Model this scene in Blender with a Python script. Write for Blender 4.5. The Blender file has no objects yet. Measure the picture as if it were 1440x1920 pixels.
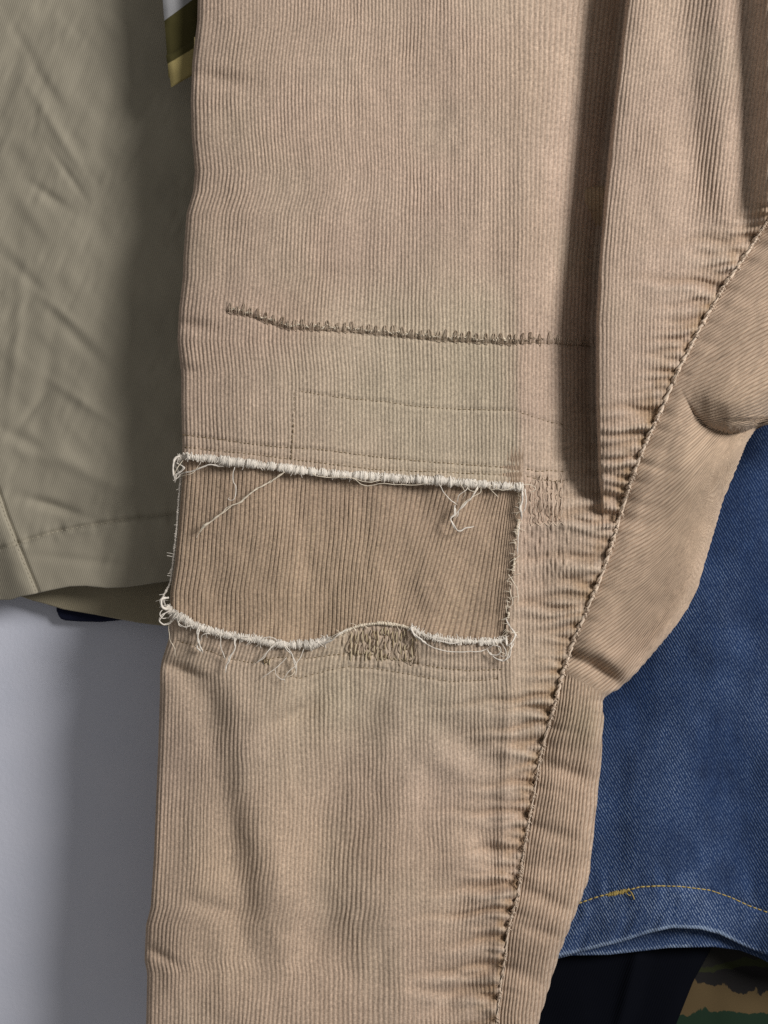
import bpy, math
import numpy as np
from mathutils import Vector

rng = np.random.default_rng(7)
sc = bpy.context.scene
col = sc.collection

# ------------------------------------------------------------------ camera, world, lamp, exposure
S = 0.40 / 1440.0            # metres per photograph pixel on the plane of the front garment
CD = 0.60                    # camera distance to that plane
cam = bpy.data.cameras.new('camera')
cam.sensor_fit = 'VERTICAL'
cam.sensor_height = 36.0
cam.lens = 36.0 * CD / (1920 * S)
cam.clip_start = 0.02
cam.clip_end = 50
camo = bpy.data.objects.new('camera', cam)
camo.location = (0, -CD, 0)
camo.rotation_euler = (math.radians(90), 0, 0)
col.objects.link(camo)
sc.camera = camo

world = bpy.data.worlds.new('World')
sc.world = world
world.use_nodes = True
wb = world.node_tree.nodes['Background']
wb.inputs[0].default_value = (1.0, 0.98, 0.95, 1)
wb.inputs[1].default_value = 0.20

LAMP_AZ, LAMP_EL, LAMP_D = math.radians(46), math.radians(20), 1.7
la = bpy.data.lights.new('ceiling_lamp', 'AREA')
la.shape = 'DISK'
la.size = 0.55
la.energy = 31.5
la.color = (1.0, 0.98, 0.955)
lo = bpy.data.objects.new('ceiling_lamp', la)
ld = Vector((math.sin(LAMP_AZ) * math.cos(LAMP_EL), -math.cos(LAMP_AZ) * math.cos(LAMP_EL), math.sin(LAMP_EL)))
lo.location = ld * LAMP_D
lo.rotation_euler = ld.to_track_quat('Z', 'Y').to_euler()
col.objects.link(lo)

sc.view_settings.view_transform = 'Standard'
sc.view_settings.look = 'None'
sc.view_settings.exposure = 0.0
sc.view_settings.gamma = 1.0
sc.view_settings.use_curve_mapping = False
sc.render.engine = 'CYCLES'
sc.cycles.use_denoising = False
sc.cycles.max_bounces = 6

# ------------------------------------------------------------------ helpers
def unproject(px, py, dep):
    """point whose place in the photograph is (px, py) at depth dep behind the front plane"""
    k = S * (CD + dep) / CD
    return np.stack([(px - 720.0) * k, dep + 0 * px, (960.0 - py) * k], axis=-1)

def curve(pts, smooth=9, lo=-400, hi=2400):
    """smoothed table of a polyline given as (key, value)"""
    p = np.array(sorted(pts), float)
    g = np.arange(lo, hi + 1.0)
    v = np.interp(g, p[:, 0], p[:, 1])
    # linear extension at the ends
    s0 = (p[1, 1] - p[0, 1]) / (p[1, 0] - p[0, 0]); s1 = (p[-1, 1] - p[-2, 1]) / (p[-1, 0] - p[-2, 0])
    v = np.where(g < p[0, 0], p[0, 1] + (g - p[0, 0]) * s0 * 0.5, v)
    v = np.where(g > p[-1, 0], p[-1, 1] + (g - p[-1, 0]) * s1, v)
    if smooth > 1:
        k = np.hanning(smooth + 2); k /= k.sum()
        vp = np.pad(v, len(k) // 2, mode='edge')
        v = np.convolve(vp, k, mode='valid')[:len(g)]
    return lambda q: np.interp(q, g, v)

def sstep(a, b, x):
    t = np.clip((x - a) / (b - a), 0, 1)
    return t * t * (3 - 2 * t)

_lat = {}
def noise(x, y, seed=0):
    """smooth value noise in -1..1"""
    if seed not in _lat:
        _lat[seed] = np.random.default_rng(100 + seed).uniform(-1, 1, (256, 256))
    L = _lat[seed]
    xi = np.floor(x).astype(int); yi = np.floor(y).astype(int)
    fx = x - xi; fy = y - yi
    fx = fx * fx * fx * (fx * (fx * 6 - 15) + 10); fy = fy * fy * fy * (fy * (fy * 6 - 15) + 10)
    a = L[xi & 255, yi & 255]; b = L[(xi + 1) & 255, yi & 255]
    c = L[xi & 255, (yi + 1) & 255]; d = L[(xi + 1) & 255, (yi + 1) & 255]
    return (a * (1 - fx) + b * fx) * (1 - fy) + (c * (1 - fx) + d * fx) * fy

def mesh_object(name, V, F, mat, parent=None, uv=None, tint=None, smooth=True):
    """V (n,3), F (m,4) or (m,3) index array, uv per vertex, tint per vertex"""
    me = bpy.data.meshes.new(name)
    V = np.ascontiguousarray(V, np.float32); F = np.ascontiguousarray(F, np.int32)
    n = F.shape[1]
    me.vertices.add(len(V)); me.vertices.foreach_set('co', V.ravel())
    me.loops.add(F.size); me.loops.foreach_set('vertex_index', F.ravel())
    me.polygons.add(len(F)); me.polygons.foreach_set('loop_start', np.arange(0, F.size, n, dtype=np.int32))
    if smooth:
        me.polygons.foreach_set('use_smooth', np.ones(len(F), bool))
    if uv is not None:
        l = me.uv_layers.new(name='weave')
        l.data.foreach_set('uv', np.ascontiguousarray(uv[F.ravel()], np.float32).ravel())
    if tint is not None:
        a = me.attributes.new('tint', 'FLOAT_COLOR', 'POINT')
        t = np.ones((len(V), 4), np.float32); t[:, :3] = tint
        a.data.foreach_set('color', t.ravel())
    me.update(calc_edges=True)
    me.validate()
    me.materials.append(mat)
    o = bpy.data.objects.new(name, me)
    col.objects.link(o)
    o.parent = parent
    return o

def grid_faces(nr, nc, keep=None):
    i = np.arange(nr * nc).reshape(nr, nc)
    F = np.stack([i[:-1, :-1], i[1:, :-1], i[1:, 1:], i[:-1, 1:]], -1)
    return F[keep] if keep is not None else F.reshape(-1, 4)

def compact(V, F, *attrs):
    used = np.unique(F)
    m = np.zeros(len(V), np.int64); m[used] = np.arange(len(used))
    return (V[used], m[F]) + tuple(a[used] for a in attrs)

def normals(Pt):
    du = np.gradient(Pt, axis=1); dv = np.gradient(Pt, axis=0)
    n = np.cross(dv, du)
    n /= np.linalg.norm(n, axis=-1, keepdims=True) + 1e-12
    return n

def resample(pts, step=2.0):
    """Catmull-Rom through points of any dimension"""
    p = np.array(pts, float)
    if len(p) < 3:
        n = max(2, int(np.linalg.norm(p[-1, :2] - p[0, :2]) / step) + 1)
        return p[0] + (p[-1] - p[0]) * np.linspace(0, 1, n)[:, None]
    q = np.vstack([2 * p[0] - p[1], p, 2 * p[-1] - p[-2]])
    out = []
    for i in range(1, len(q) - 2):
        n = max(2, int(np.linalg.norm(q[i + 1, :2] - q[i, :2]) / step) + 1)
        t = np.linspace(0, 1, n, endpoint=False)[:, None]
        out.append(0.5 * ((2 * q[i]) + (-q[i - 1] + q[i + 1]) * t + (2 * q[i - 1] - 5 * q[i] + 4 * q[i + 1] - q[i + 2]) * t ** 2
                          + (-q[i - 1] + 3 * q[i] - 3 * q[i + 1] + q[i + 2]) * t ** 3))
    out.append(p[-1:])
    return np.vstack(out)

class Strands:
    """collects thin tubes and links them as one mesh"""
    def __init__(self): self.V = []; self.F = []; self.n = 0
    def add(self, P3, r, sides=5):
        P3 = np.asarray(P3, float); n = len(P3)
        r = np.broadcast_to(np.asarray(r, float), (n,))
        T = np.gradient(P3, axis=0); T /= np.linalg.norm(T, axis=1, keepdims=True) + 1e-12
        up = np.where(np.abs(T[:, 1:2]) > 0.9, np.array([[1.0, 0, 0]]), np.array([[0, 1.0, 0]]))
        A = np.cross(T, up); A /= np.linalg.norm(A, axis=1, keepdims=True) + 1e-12
        B = np.cross(T, A)
        th = np.linspace(0, 2 * np.pi, sides, endpoint=False)
        R = P3[:, None] + r[:, None, None] * (np.cos(th)[None, :, None] * A[:, None] + np.sin(th)[None, :, None] * B[:, None])
        i = np.arange(n * sides).reshape(n, sides) + self.n
        j = np.roll(i, -1, axis=1)
        self.F.append(np.stack([i[:-1], j[:-1], j[1:], i[1:]], -1).reshape(-1, 4))
        self.V.append(R.reshape(-1, 3)); self.n += n * sides
    def build(self, name, mat, parent=None):
        return mesh_object(name, np.vstack(self.V), np.vstack(self.F), mat, parent)

# ------------------------------------------------------------------ materials
def new_mat(name):
    m = bpy.data.materials.new(name); m.use_nodes = True
    nt = m.node_tree; b = nt.nodes['Principled BSDF']
    b.inputs['Roughness'].default_value = 0.92
    b.inputs['Specular IOR Level'].default_value = 0.15
    return m, nt, b

class N:
    """tiny node writer"""
    def __init__(self, nt): self.nt = nt
    def node(self, t, **k):
        n = self.nt.nodes.new(t)
        for a, v in k.items(): setattr(n, a, v)
        return n
    def link(self, a, b): self.nt.links.new(a, b)
    def math(self, op, a, b=None, c=None, clamp=False):
        n = self.node('ShaderNodeMath', operation=op, use_clamp=clamp)
        for i, v in enumerate((a, b, c)):
            if v is None: continue
            if isinstance(v, (int, float)): n.inputs[i].default_value = v
            else: self.link(v, n.inputs[i])
        return n.outputs[0]
    def noise(self, vec, scale, detail=2, rough=0.5):
        n = self.node('ShaderNodeTexNoise')
        n.inputs['Scale'].default_value = scale; n.inputs['Detail'].default_value = detail; n.inputs['Roughness'].default_value = rough
        if vec is not None: self.link(vec, n.inputs['Vector'])
        return n.outputs[0]
    def vec(self, x, y, z=0.0):
        n = self.node('ShaderNodeCombineXYZ')
        for i, v in enumerate((x, y, z)):
            if isinstance(v, (int, float)): n.inputs[i].default_value = v
            else: self.link(v, n.inputs[i])
        return n.outputs[0]
    def mix(self, f, a, b, mode='MIX'):
        n = self.node('ShaderNodeMix', data_type='RGBA', blend_type=mode)
        for s, v in ((n.inputs[0], f), (n.inputs[6], a), (n.inputs[7], b)):
            if isinstance(v, (int, float)): s.default_value = v
            elif isinstance(v, tuple): s.default_value = v + (1,) if len(v) == 3 else v
            else: self.link(v, s)
        return n.outputs[2]
    def ramp(self, f, lo, hi):
        n = self.node('ShaderNodeMapRange'); n.clamp = True
        self.link(f, n.inputs[0]); n.inputs[1].default_value = lo; n.inputs[2].default_value = hi
        return n.outputs[0]
    def bump(self, h, strength, dist, prev=None):
        n = self.node('ShaderNodeBump'); n.inputs['Strength'].default_value = strength; n.inputs['Distance'].default_value = dist
        self.link(h, n.inputs['Height'])
        if prev is not None: self.link(prev, n.inputs['Normal'])
        return n.outputs[0]
    def uv(self):
        u = self.node('ShaderNodeUVMap', uv_map='weave')
        s = self.node('ShaderNodeSeparateXYZ'); self.link(u.outputs[0], s.inputs[0])
        return s.outputs[0], s.outputs[1]
    def tint(self):
        a = self.node('ShaderNodeAttribute', attribute_name='tint')
        return a.outputs['Color']
    def obj(self):
        return self.node('ShaderNodeTexCoord').outputs['Object']

def corduroy_material(name, speck=0.5, specks_col=(0.80, 0.66, 0.45), wear_shade=0.42):
    m, nt, b = new_mat(name); g = N(nt)
    U, V = g.uv()
    base = g.tint()
    fibre = g.noise(g.vec(g.math('MULTIPLY', U, 2.2), g.math('MULTIPLY', V, 1.1)), 1.0, 3, 0.65)
    weft = g.noise(g.vec(g.math('MULTIPLY', U, 1.2), g.math('MULTIPLY', V, 5.0)), 1.0, 2, 0.6)
    blot = g.noise(g.obj(), 22.0, 3, 0.55)
    fine = g.noise(g.obj(), 130.0, 2, 0.6)
    k = g.math('ADD', g.math('MULTIPLY', g.ramp(fibre, 0.28, 0.72), 0.50), 0.58)
    k = g.math('MULTIPLY', k, g.math('ADD', g.math('MULTIPLY', g.ramp(weft, 0.3, 0.7), 0.30), 0.83))
    k = g.math('MULTIPLY', k, g.math('ADD', g.math('MULTIPLY', g.ramp(blot, 0.3, 0.7), 0.10), 0.95))
    k = g.math('MULTIPLY', k, g.math('ADD', g.math('MULTIPLY', g.ramp(fine, 0.3, 0.7), 0.14), 0.95))
    c = g.mix(1.0, base, g.vec(k, k, k), 'MULTIPLY')
    # pinker and greener blotches of the faded dye
    c = g.mix(g.math('MULTIPLY', g.ramp(g.noise(g.obj(), 9.0, 2), 0.45, 0.7), 0.35), c, g.mix(1.0, c, (0.97, 1.0, 0.93), 'MULTIPLY'))
    # worn pale dots on the crest of each wale
    fr = g.math('FRACT', U)
    crest = g.math('SUBTRACT', 1.0, g.math('MULTIPLY', g.math('ABSOLUTE', g.math('SUBTRACT', fr, 0.5)), 3.2), clamp=True)
    dots = g.ramp(g.noise(g.vec(g.math('FLOOR', U), g.math('MULTIPLY', V, 2.6)), 1.0, 2, 0.7), 0.50, 0.66)
    where = g.ramp(g.noise(g.vec(g.math('MULTIPLY', U, 0.6), g.math('MULTIPLY', V, 0.06)), 1.0, 2), 0.35, 0.65)
    f = g.math('MULTIPLY', g.math('MULTIPLY', crest, dots), g.math('MULTIPLY', g.math('ADD', g.math('MULTIPLY', where, 0.8), 0.2), speck))
    c = g.mix(f, c, specks_col)
    # ground weave holds more dye than worn pile; groove shade is painted in too
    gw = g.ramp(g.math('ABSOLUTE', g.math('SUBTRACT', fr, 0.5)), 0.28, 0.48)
    c = g.mix(g.math('MULTIPLY', gw, wear_shade), c, g.mix(1.0, c, (0.55, 0.47, 0.40), 'MULTIPLY'))
    nt.links.new(c, b.inputs['Base Color'])
    h = g.math('ADD', fibre, g.math('MULTIPLY', weft, 0.8))
    nt.links.new(g.bump(h, 0.55, 0.0004), b.inputs['Normal'])
    b.inputs['Roughness'].default_value = 1.0
    b.inputs['Specular IOR Level'].default_value = 0.05
    b.inputs['Sheen Weight'].default_value = 0.12
    b.inputs['Sheen Roughness'].default_value = 0.6
    return m

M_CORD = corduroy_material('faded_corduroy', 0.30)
M_BACK = corduroy_material('faded_corduroy_back', 0.45, wear_shade=0.85)  # deeper groove colour stands in for wale shading the lamp barely gives
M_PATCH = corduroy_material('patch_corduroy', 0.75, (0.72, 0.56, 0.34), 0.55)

def thread_material(name, c, var=0.45):
    m, nt, b = new_mat(name); g = N(nt)
    n = g.noise(g.obj(), 600.0, 2); n2 = g.noise(g.obj(), 90.0, 2)
    k = g.math('ADD', g.math('MULTIPLY', g.math('ADD', n, n2), var), 1 - var)
    cc = g.mix(1.0, c, g.vec(k, k, k), 'MULTIPLY')
    nt.links.new(cc, b.inputs['Base Color'])
    nt.links.new(g.bump(g.noise(g.obj(), 2500.0, 2), 0.4, 0.0002), b.inputs['Normal'])
    b.inputs['Roughness'].default_value = 1.0
    return m

M_FRAY = thread_material('raw_cotton', (0.74, 0.68, 0.60))
M_FRAY2 = thread_material('raw_cotton_cream', (0.74, 0.65, 0.52))
M_STITCH = thread_material('olive_thread', (0.21, 0.155, 0.09))
M_MEND = thread_material('grey_brown_thread', (0.43, 0.34, 0.255))
M_MENDD = thread_material('dark_brown_thread', (0.27, 0.20, 0.14))
M_DARN = thread_material('green_brown_thread', (0.52, 0.43, 0.29))
M_DARN2 = thread_material('olive_darning_thread', (0.43, 0.345, 0.215))
M_SEAM = thread_material('worn_seam_cotton', (0.62, 0.50, 0.39), 0.45)
M_GOLD = thread_material('gold_thread', (0.40, 0.30, 0.10))
M_KHTHREAD = thread_material('khaki_thread', (0.38, 0.34, 0.26))

def twill_material(name, c, kx, ky, amp, relief, crease=0.0):
    m, nt, b = new_mat(name); g = N(nt)
    U, V = g.uv()
    ph = g.math('ADD', g.math('MULTIPLY', U, kx), g.math('MULTIPLY', V, ky))
    wob = g.noise(g.vec(g.math('MULTIPLY', U, 0.4), g.math('MULTIPLY', V, 0.25)), 1.0, 2, 0.6)
    ph = g.math('ADD', ph, g.math('MULTIPLY', wob, 1.3))
    w = g.math('ADD', g.math('MULTIPLY', g.math('SINE', ph), 0.5), 0.5)
    grain = g.noise(g.vec(U, g.math('MULTIPLY', V, 0.35)), 0.9, 3, 0.6)
    blot = g.noise(g.obj(), 16.0, 4, 0.6)
    k = g.math('ADD', 1 - amp, g.math('MULTIPLY', w, amp))
    k = g.math('MULTIPLY', k, g.math('ADD', 0.86, g.math('MULTIPLY', grain, 0.28)))
    k = g.math('MULTIPLY', k, g.math('ADD', 0.84, g.math('MULTIPLY', blot, 0.32)))
    cc = g.mix(1.0, g.tint(), g.vec(k, k, k), 'MULTIPLY')
    nt.links.new(cc, b.inputs['Base Color'])
    nt.links.new(g.bump(g.math('ADD', w, g.math('MULTIPLY', grain, 0.7)), relief, 0.00035), b.inputs['Normal'])
    b.inputs['Sheen Weight'].default_value = 0.08
    b.inputs['Roughness'].default_value = 0.8
    b.inputs['Specular IOR Level'].default_value = 0.3
    return m

M_KHAKI = twill_material('khaki_twill', None, 1.62, 0.50, 0.12, 0.3)
M_BLACK = twill_material('black_cloth', None, 1.3, 0.5, 0.15, 0.4)
for _n, _v in (('Sheen Weight', 0.0), ('Specular IOR Level', 0.02)):
    M_BLACK.node_tree.nodes['Principled BSDF'].inputs[_n].default_value = _v

def denim_material():
    m, nt, b = new_mat('indigo_denim'); g = N(nt)
    U, V = g.uv()
    wob = g.noise(g.vec(g.math('MULTIPLY', U, 0.10), g.math('MULTIPLY', V, 0.05)), 1.0, 3, 0.6)
    ph = g.math('ADD', g.math('ADD', g.math('MULTIPLY', U, 1.12), g.math('MULTIPLY', V, -0.66)), g.math('MULTIPLY', wob, 3.0))
    w = g.math('ADD', g.math('MULTIPLY', g.math('SINE', ph), 0.5), 0.5)
    fleck = g.noise(g.vec(g.math('MULTIPLY', U, 0.45), g.math('MULTIPLY', V, 0.17)), 1.0, 2, 0.7)
    fl = g.math('MULTIPLY', g.ramp(w, 0.40, 0.95), g.ramp(fleck, 0.40, 0.60))
    slub = g.noise(g.vec(g.math('MULTIPLY', U, 0.16), g.math('MULTIPLY', V, 0.012)), 1.0, 3, 0.65)
    big = g.noise(g.obj(), 38.0, 5, 0.65)
    s = g.node('ShaderNodeSeparateColor'); g.link(g.tint(), s.inputs[0])
    wear_shade = s.outputs[0]                       # how far the dye is rubbed away, lowered for painted shade inside the back leg
    c = g.mix(g.ramp(slub, 0.3, 0.7), (0.0075, 0.0165, 0.048), (0.013, 0.028, 0.078))
    c = g.mix(g.math('MULTIPLY', g.ramp(big, 0.35, 0.65), 0.5), c, (0.016, 0.042, 0.125))
    c = g.mix(g.math('MULTIPLY', wear_shade, 0.62), c, (0.028, 0.060, 0.155))
    pale = g.mix(wear_shade, (0.165, 0.235, 0.37), (0.44, 0.52, 0.64))
    f = g.math('MULTIPLY', fl, g.math('ADD', g.math('MULTIPLY', g.ramp(big, 0.3, 0.7), 0.32), g.math('ADD', 0.20, g.math('MULTIPLY', wear_shade, 0.5))), clamp=True)
    c = g.mix(f, c, pale)
    c = g.mix(g.math('MULTIPLY', g.ramp(wear_shade, 0.72, 1.0), 0.40), c, (0.30, 0.38, 0.50))
    nt.links.new(c, b.inputs['Base Color'])
    nt.links.new(g.bump(g.math('ADD', w, fleck), 0.6, 0.0004), b.inputs['Normal'])
    b.inputs['Roughness'].default_value = 0.9
    return m
M_DENIM = denim_material()

def wall_material():
    m, nt, b = new_mat('white_wall_paint'); g = N(nt)
    n = g.noise(g.obj(), 30.0, 4, 0.6); f = g.noise(g.obj(), 420.0, 3, 0.6)
    c = g.mix(g.ramp(n, 0.3, 0.7), (0.635, 0.655, 0.755), (0.67, 0.685, 0.78))
    nt.links.new(c, b.inputs['Base Color'])
    nt.links.new(g.bump(f, 0.25, 0.0006), b.inputs['Normal'])
    b.inputs['Roughness'].default_value = 0.75
    return m
M_WALL = wall_material()

def plain(name, c, rough=0.9, metal=0.0):
    m, nt, b = new_mat(name); g = N(nt)
    n = g.noise(g.obj(), 260.0, 3, 0.6)
    k = g.math('ADD', 0.75, g.math('MULTIPLY', n, 0.5))
    nt.links.new(g.mix(1.0, c, g.vec(k, k, k), 'MULTIPLY'), b.inputs['Base Color'])
    nt.links.new(g.bump(g.noise(g.obj(), 1400.0, 2), 0.4, 0.0003), b.inputs['Normal'])
    b.inputs['Roughness'].default_value = rough; b.inputs['Metallic'].default_value = metal
    return m
M_NAVY = plain('navy_knit', (0.010, 0.012, 0.030))
M_BRASS = plain('brass', (0.75, 0.6, 0.3), 0.3, 1.0)

def camo_material(name, bands):
    """printed cloth: ragged bands of colour across the weave coordinate V (pixels), sheared by U"""
    m, nt, b = new_mat(name); g = N(nt)
    U, V = g.uv()
    rag = g.noise(g.vec(g.math('MULTIPLY', U, 0.022), g.math('MULTIPLY', V, 0.012)), 1.0, 3, 0.5)
    rag2 = g.noise(g.vec(g.math('MULTIPLY', U, 0.4), g.math('MULTIPLY', V, 0.10)), 1.0, 2, 0.6)
    c = bands[0][1]
    for (edge, cc, slope, ampl) in bands[1:]:
        v = g.math('ADD', V, g.math('MULTIPLY', U, slope))
        v = g.math('ADD', v, g.math('MULTIPLY', g.math('SUBTRACT', rag, 0.5), ampl))
        v = g.math('ADD', v, g.math('MULTIPLY', g.math('SUBTRACT', rag2, 0.5), ampl * 0.07))
        c = g.mix(g.ramp(v, edge - 1.0, edge + 1.0), c, cc)
    w = g.noise(g.vec(g.math('MULTIPLY', U, 1.2), g.math('MULTIPLY', V, 0.4)), 1.0, 2)
    k = g.math('ADD', 0.8, g.math('MULTIPLY', w, 0.4))
    c = g.mix(1.0, c, g.vec(k, k, k), 'MULTIPLY')
    nt.links.new(c, b.inputs['Base Color'])
    nt.links.new(g.bump(w, 0.4, 0.0003), b.inputs['Normal'])
    return m
M_CAMO1 = camo_material('camouflage_print_olive', [(0, (0.30, 0.30, 0.31)),
        (37, (0.062, 0.053, 0.018), 0.74, 5), (123, (0.34, 0.275, 0.115), 0.62, 5)])
M_CAMO2 = camo_material('camouflage_print_woodland', [(0, (0.016, 0.015, 0.013)), (1806 + .16 * 1380, (0.022, 0.025, 0.010), 0.16, 60), (1818 + .1 * 1380, (0.012, 0.011, 0.011), 0.10, 40),
        (1848 - .10 * 1380, (0.088, 0.060, 0.028), -0.10, 95), (1898, (0.011, 0.025, 0.014), 0.0, 60)])

# ------------------------------------------------------------------ things
def thing(name, label, cat, loc=(0, 0, 0)):
    o = bpy.data.objects.new(name, None); col.objects.link(o)
    o.empty_display_size = 0.02
    o['label'] = label; o['category'] = cat
    return o

def put_under(o, parent):
    o.parent = parent
    return o

# ================================================================== the wall
WALL_D = 0.087
me_v = np.array([[-2.5, WALL_D, -2], [2.5, WALL_D, -2], [2.5, WALL_D, 2], [-2.5, WALL_D, 2],
                 [-2.5, WALL_D + .1, -2], [2.5, WALL_D + .1, -2], [2.5, WALL_D + .1, 2], [-2.5, WALL_D + .1, 2]])
me_f = np.array([[0, 1, 2, 3], [5, 4, 7, 6], [4, 0, 3, 7], [1, 5, 6, 2], [3, 2, 6, 7], [4, 5, 1, 0]])
wall = mesh_object('wall', me_v, me_f, M_WALL, smooth=False)
wall['kind'] = 'structure'
wall['label'] = 'smooth white painted wall behind the hanging clothes'

# ================================================================== corduroy trousers
cord = thing('corduroy_trousers', 'worn tan corduroy trouser leg with frayed knee patch and puckered seam', 'trousers')
WP = 7.3                      # wale width in photograph pixels

xL = curve([(-60, 373), (0, 371), (40, 370), (115, 361), (190, 358), (260, 360), (320, 366), (360, 362), (400, 350), (480, 344), (520, 343),
            (580, 336), (640, 333), (700, 340), (760, 340), (840, 342), (900, 340), (1000, 332), (1060, 326), (1110, 318), (1170, 318), (1200, 316), (1240, 303),
            (1260, 300), (1300, 300), (1400, 297), (1500, 293), (1600, 289), (1700, 283), (1735, 274), (1800, 271), (1825, 276), (1920, 274), (2040, 270)], 15)
xS = curve([(300, 1530), (380, 1456), (405, 1440), (470, 1400), (540, 1352), (610, 1312), (690, 1270), (760, 1240), (835, 1205), (900, 1180), (975, 1157),
            (1040, 1138), (1090, 1120), (1140, 1098), (1195, 1075), (1250, 1055), (1310, 1040), (1380, 1020), (1425, 1008), (1480, 1000), (1560, 985),
            (1620, 975), (1680, 968), (1740, 950), (1790, 945), (1850, 935), (1920, 928), (2040, 918)], 21)
xF = curve([(0, 1175), (130, 1160), (240, 1147), (360, 1135), (480, 1125), (600, 1118), (750, 1118), (900, 1124), (960, 1130), (1100, 1130)], 61)
win_top = curve([(300, 860), (328, 862), (345, 855), (400, 860), (450, 866), (520, 875), (600, 886), (700, 893), (780, 898), (850, 902), (920, 909), (975, 912)], 15)
win_bot = curve([(300, 1116), (312, 1140), (340, 1160), (380, 1178), (420, 1190), (480, 1200), (540, 1210), (590, 1208), (620, 1198), (655, 1178),
                 (690, 1168), (735, 1168), (775, 1178), (800, 1190), (850, 1200), (910, 1203), (950, 1198), (980, 1198)], 15)
win_right = curve([(850, 978), (912, 975), (960, 972), (1000, 968), (1060, 962), (1100, 958), (1150, 952), (1190, 948), (1230, 946)], 15)

STITCH = {   # rows of small stitches through the cloth, y as a function of x
    'a': [(340, 815), (400, 822), (460, 831), (520, 838), (600, 843), (700, 856), (800, 866), (900, 873), (974, 878)],
    'b': [(345, 838), (400, 845), (460, 850), (560, 863), (700, 880), (840, 886), (930, 890), (978, 890)],
    'c': [(560, 733), (600, 740), (660, 748), (720, 753), (780, 762), (850, 767), (972, 770)],
    'd': [(974, 774), (990, 778), (1010, 785), (1035, 792), (1056, 796)],
    'e': [(330, 1200), (380, 1216), (430, 1235), (475, 1243), (520, 1232), (580, 1234), (620, 1228), (660, 1225), (700, 1229), (760, 1240), (820, 1252), (880, 1258), (938, 1255)],
    'f': [(500, 1256), (560, 1272), (610, 1258), (650, 1250), (700, 1253), (760, 1263), (840, 1278), (900, 1276), (934, 1272)],
    'g': [(985, 879), (1010, 884), (1035, 882), (1060, 884)],
    'h': [(985, 893), (1015, 899), (1040, 903), (1064, 901)],
}
STC = {k: (curve(v, 9), v[0][0], v[-1][0]) for k, v in STITCH.items()}
TEAR = [(428, 578), (445, 582), (470, 587), (500, 598), (540, 610), (600, 613), (660, 617), (720, 622), (780, 628), (840, 633), (900, 636), (960, 639), (1000, 636), (1040, 638), (1110, 645)]
tear_y = curve(TEAR, 15)

prng = np.random.default_rng(21)
PUCK = []
yy = 385.0
while yy < 1960:
    big = prng.random() < 0.38
    PUCK.append((yy, prng.uniform(0.0036, 0.0056) if big else prng.uniform(0.0018, 0.0034), prng.uniform(6.0, 10.0) if big else prng.uniform(4.5, 7),
                 prng.uniform(60, 110) if big else prng.uniform(30, 60), prng.uniform(-0.10, 0.16)))
    yy += prng.uniform(12, 22)

def valley(x, y, pts, w, d, fade=60):
    """a long soft fold that follows a polyline x(y)"""
    p = np.array(pts, float)
    c = curve([(a, b) for b, a in pts], 61)
    e = sstep(p[0, 1] - fade, p[0, 1] + fade * 0.4, y) * (1 - sstep(p[-1, 1] - fade * 0.4, p[-1, 1] + fade, y))
    return d * e * np.exp(-((x - c(y)) / w) ** 2)

def dent(x, y, cx, cy, wx, wy, d, ang=0.0):
    ca, sa = math.cos(ang), math.sin(ang)
    u = (x - cx) * ca + (y - cy) * sa; v = -(x - cx) * sa + (y - cy) * ca
    return d * np.exp(-(u / wx) ** 2 - (v / wy) ** 2)

def seam_phase(y):
    return y / 15.5 * 2 * np.pi + 3.4 * noise(np.asarray(y, float) / 45, np.asarray(y, float) * 0, 50)

def puckers(x, y, q):
    pk = np.zeros(np.broadcast(x, y).shape)
    near = q < 420
    for (py, a, w, L, sl) in PUCK:
        m = (np.abs(y - py) < 90) & near
        if not m.any(): continue
        yy_ = np.broadcast_to(y, pk.shape)[m]; qq = np.broadcast_to(q, pk.shape)[m]
        e = yy_ - py - sl * qq - 3 * np.sin(qq / 17.0 + py)
        pk[m] += a * (np.exp(-(e / w) ** 2) - 0.6 * np.exp(-((e - 1.7 * w) / (1.3 * w)) ** 2)) * np.exp(-(qq / L) ** 1.4)
    return pk

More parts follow.
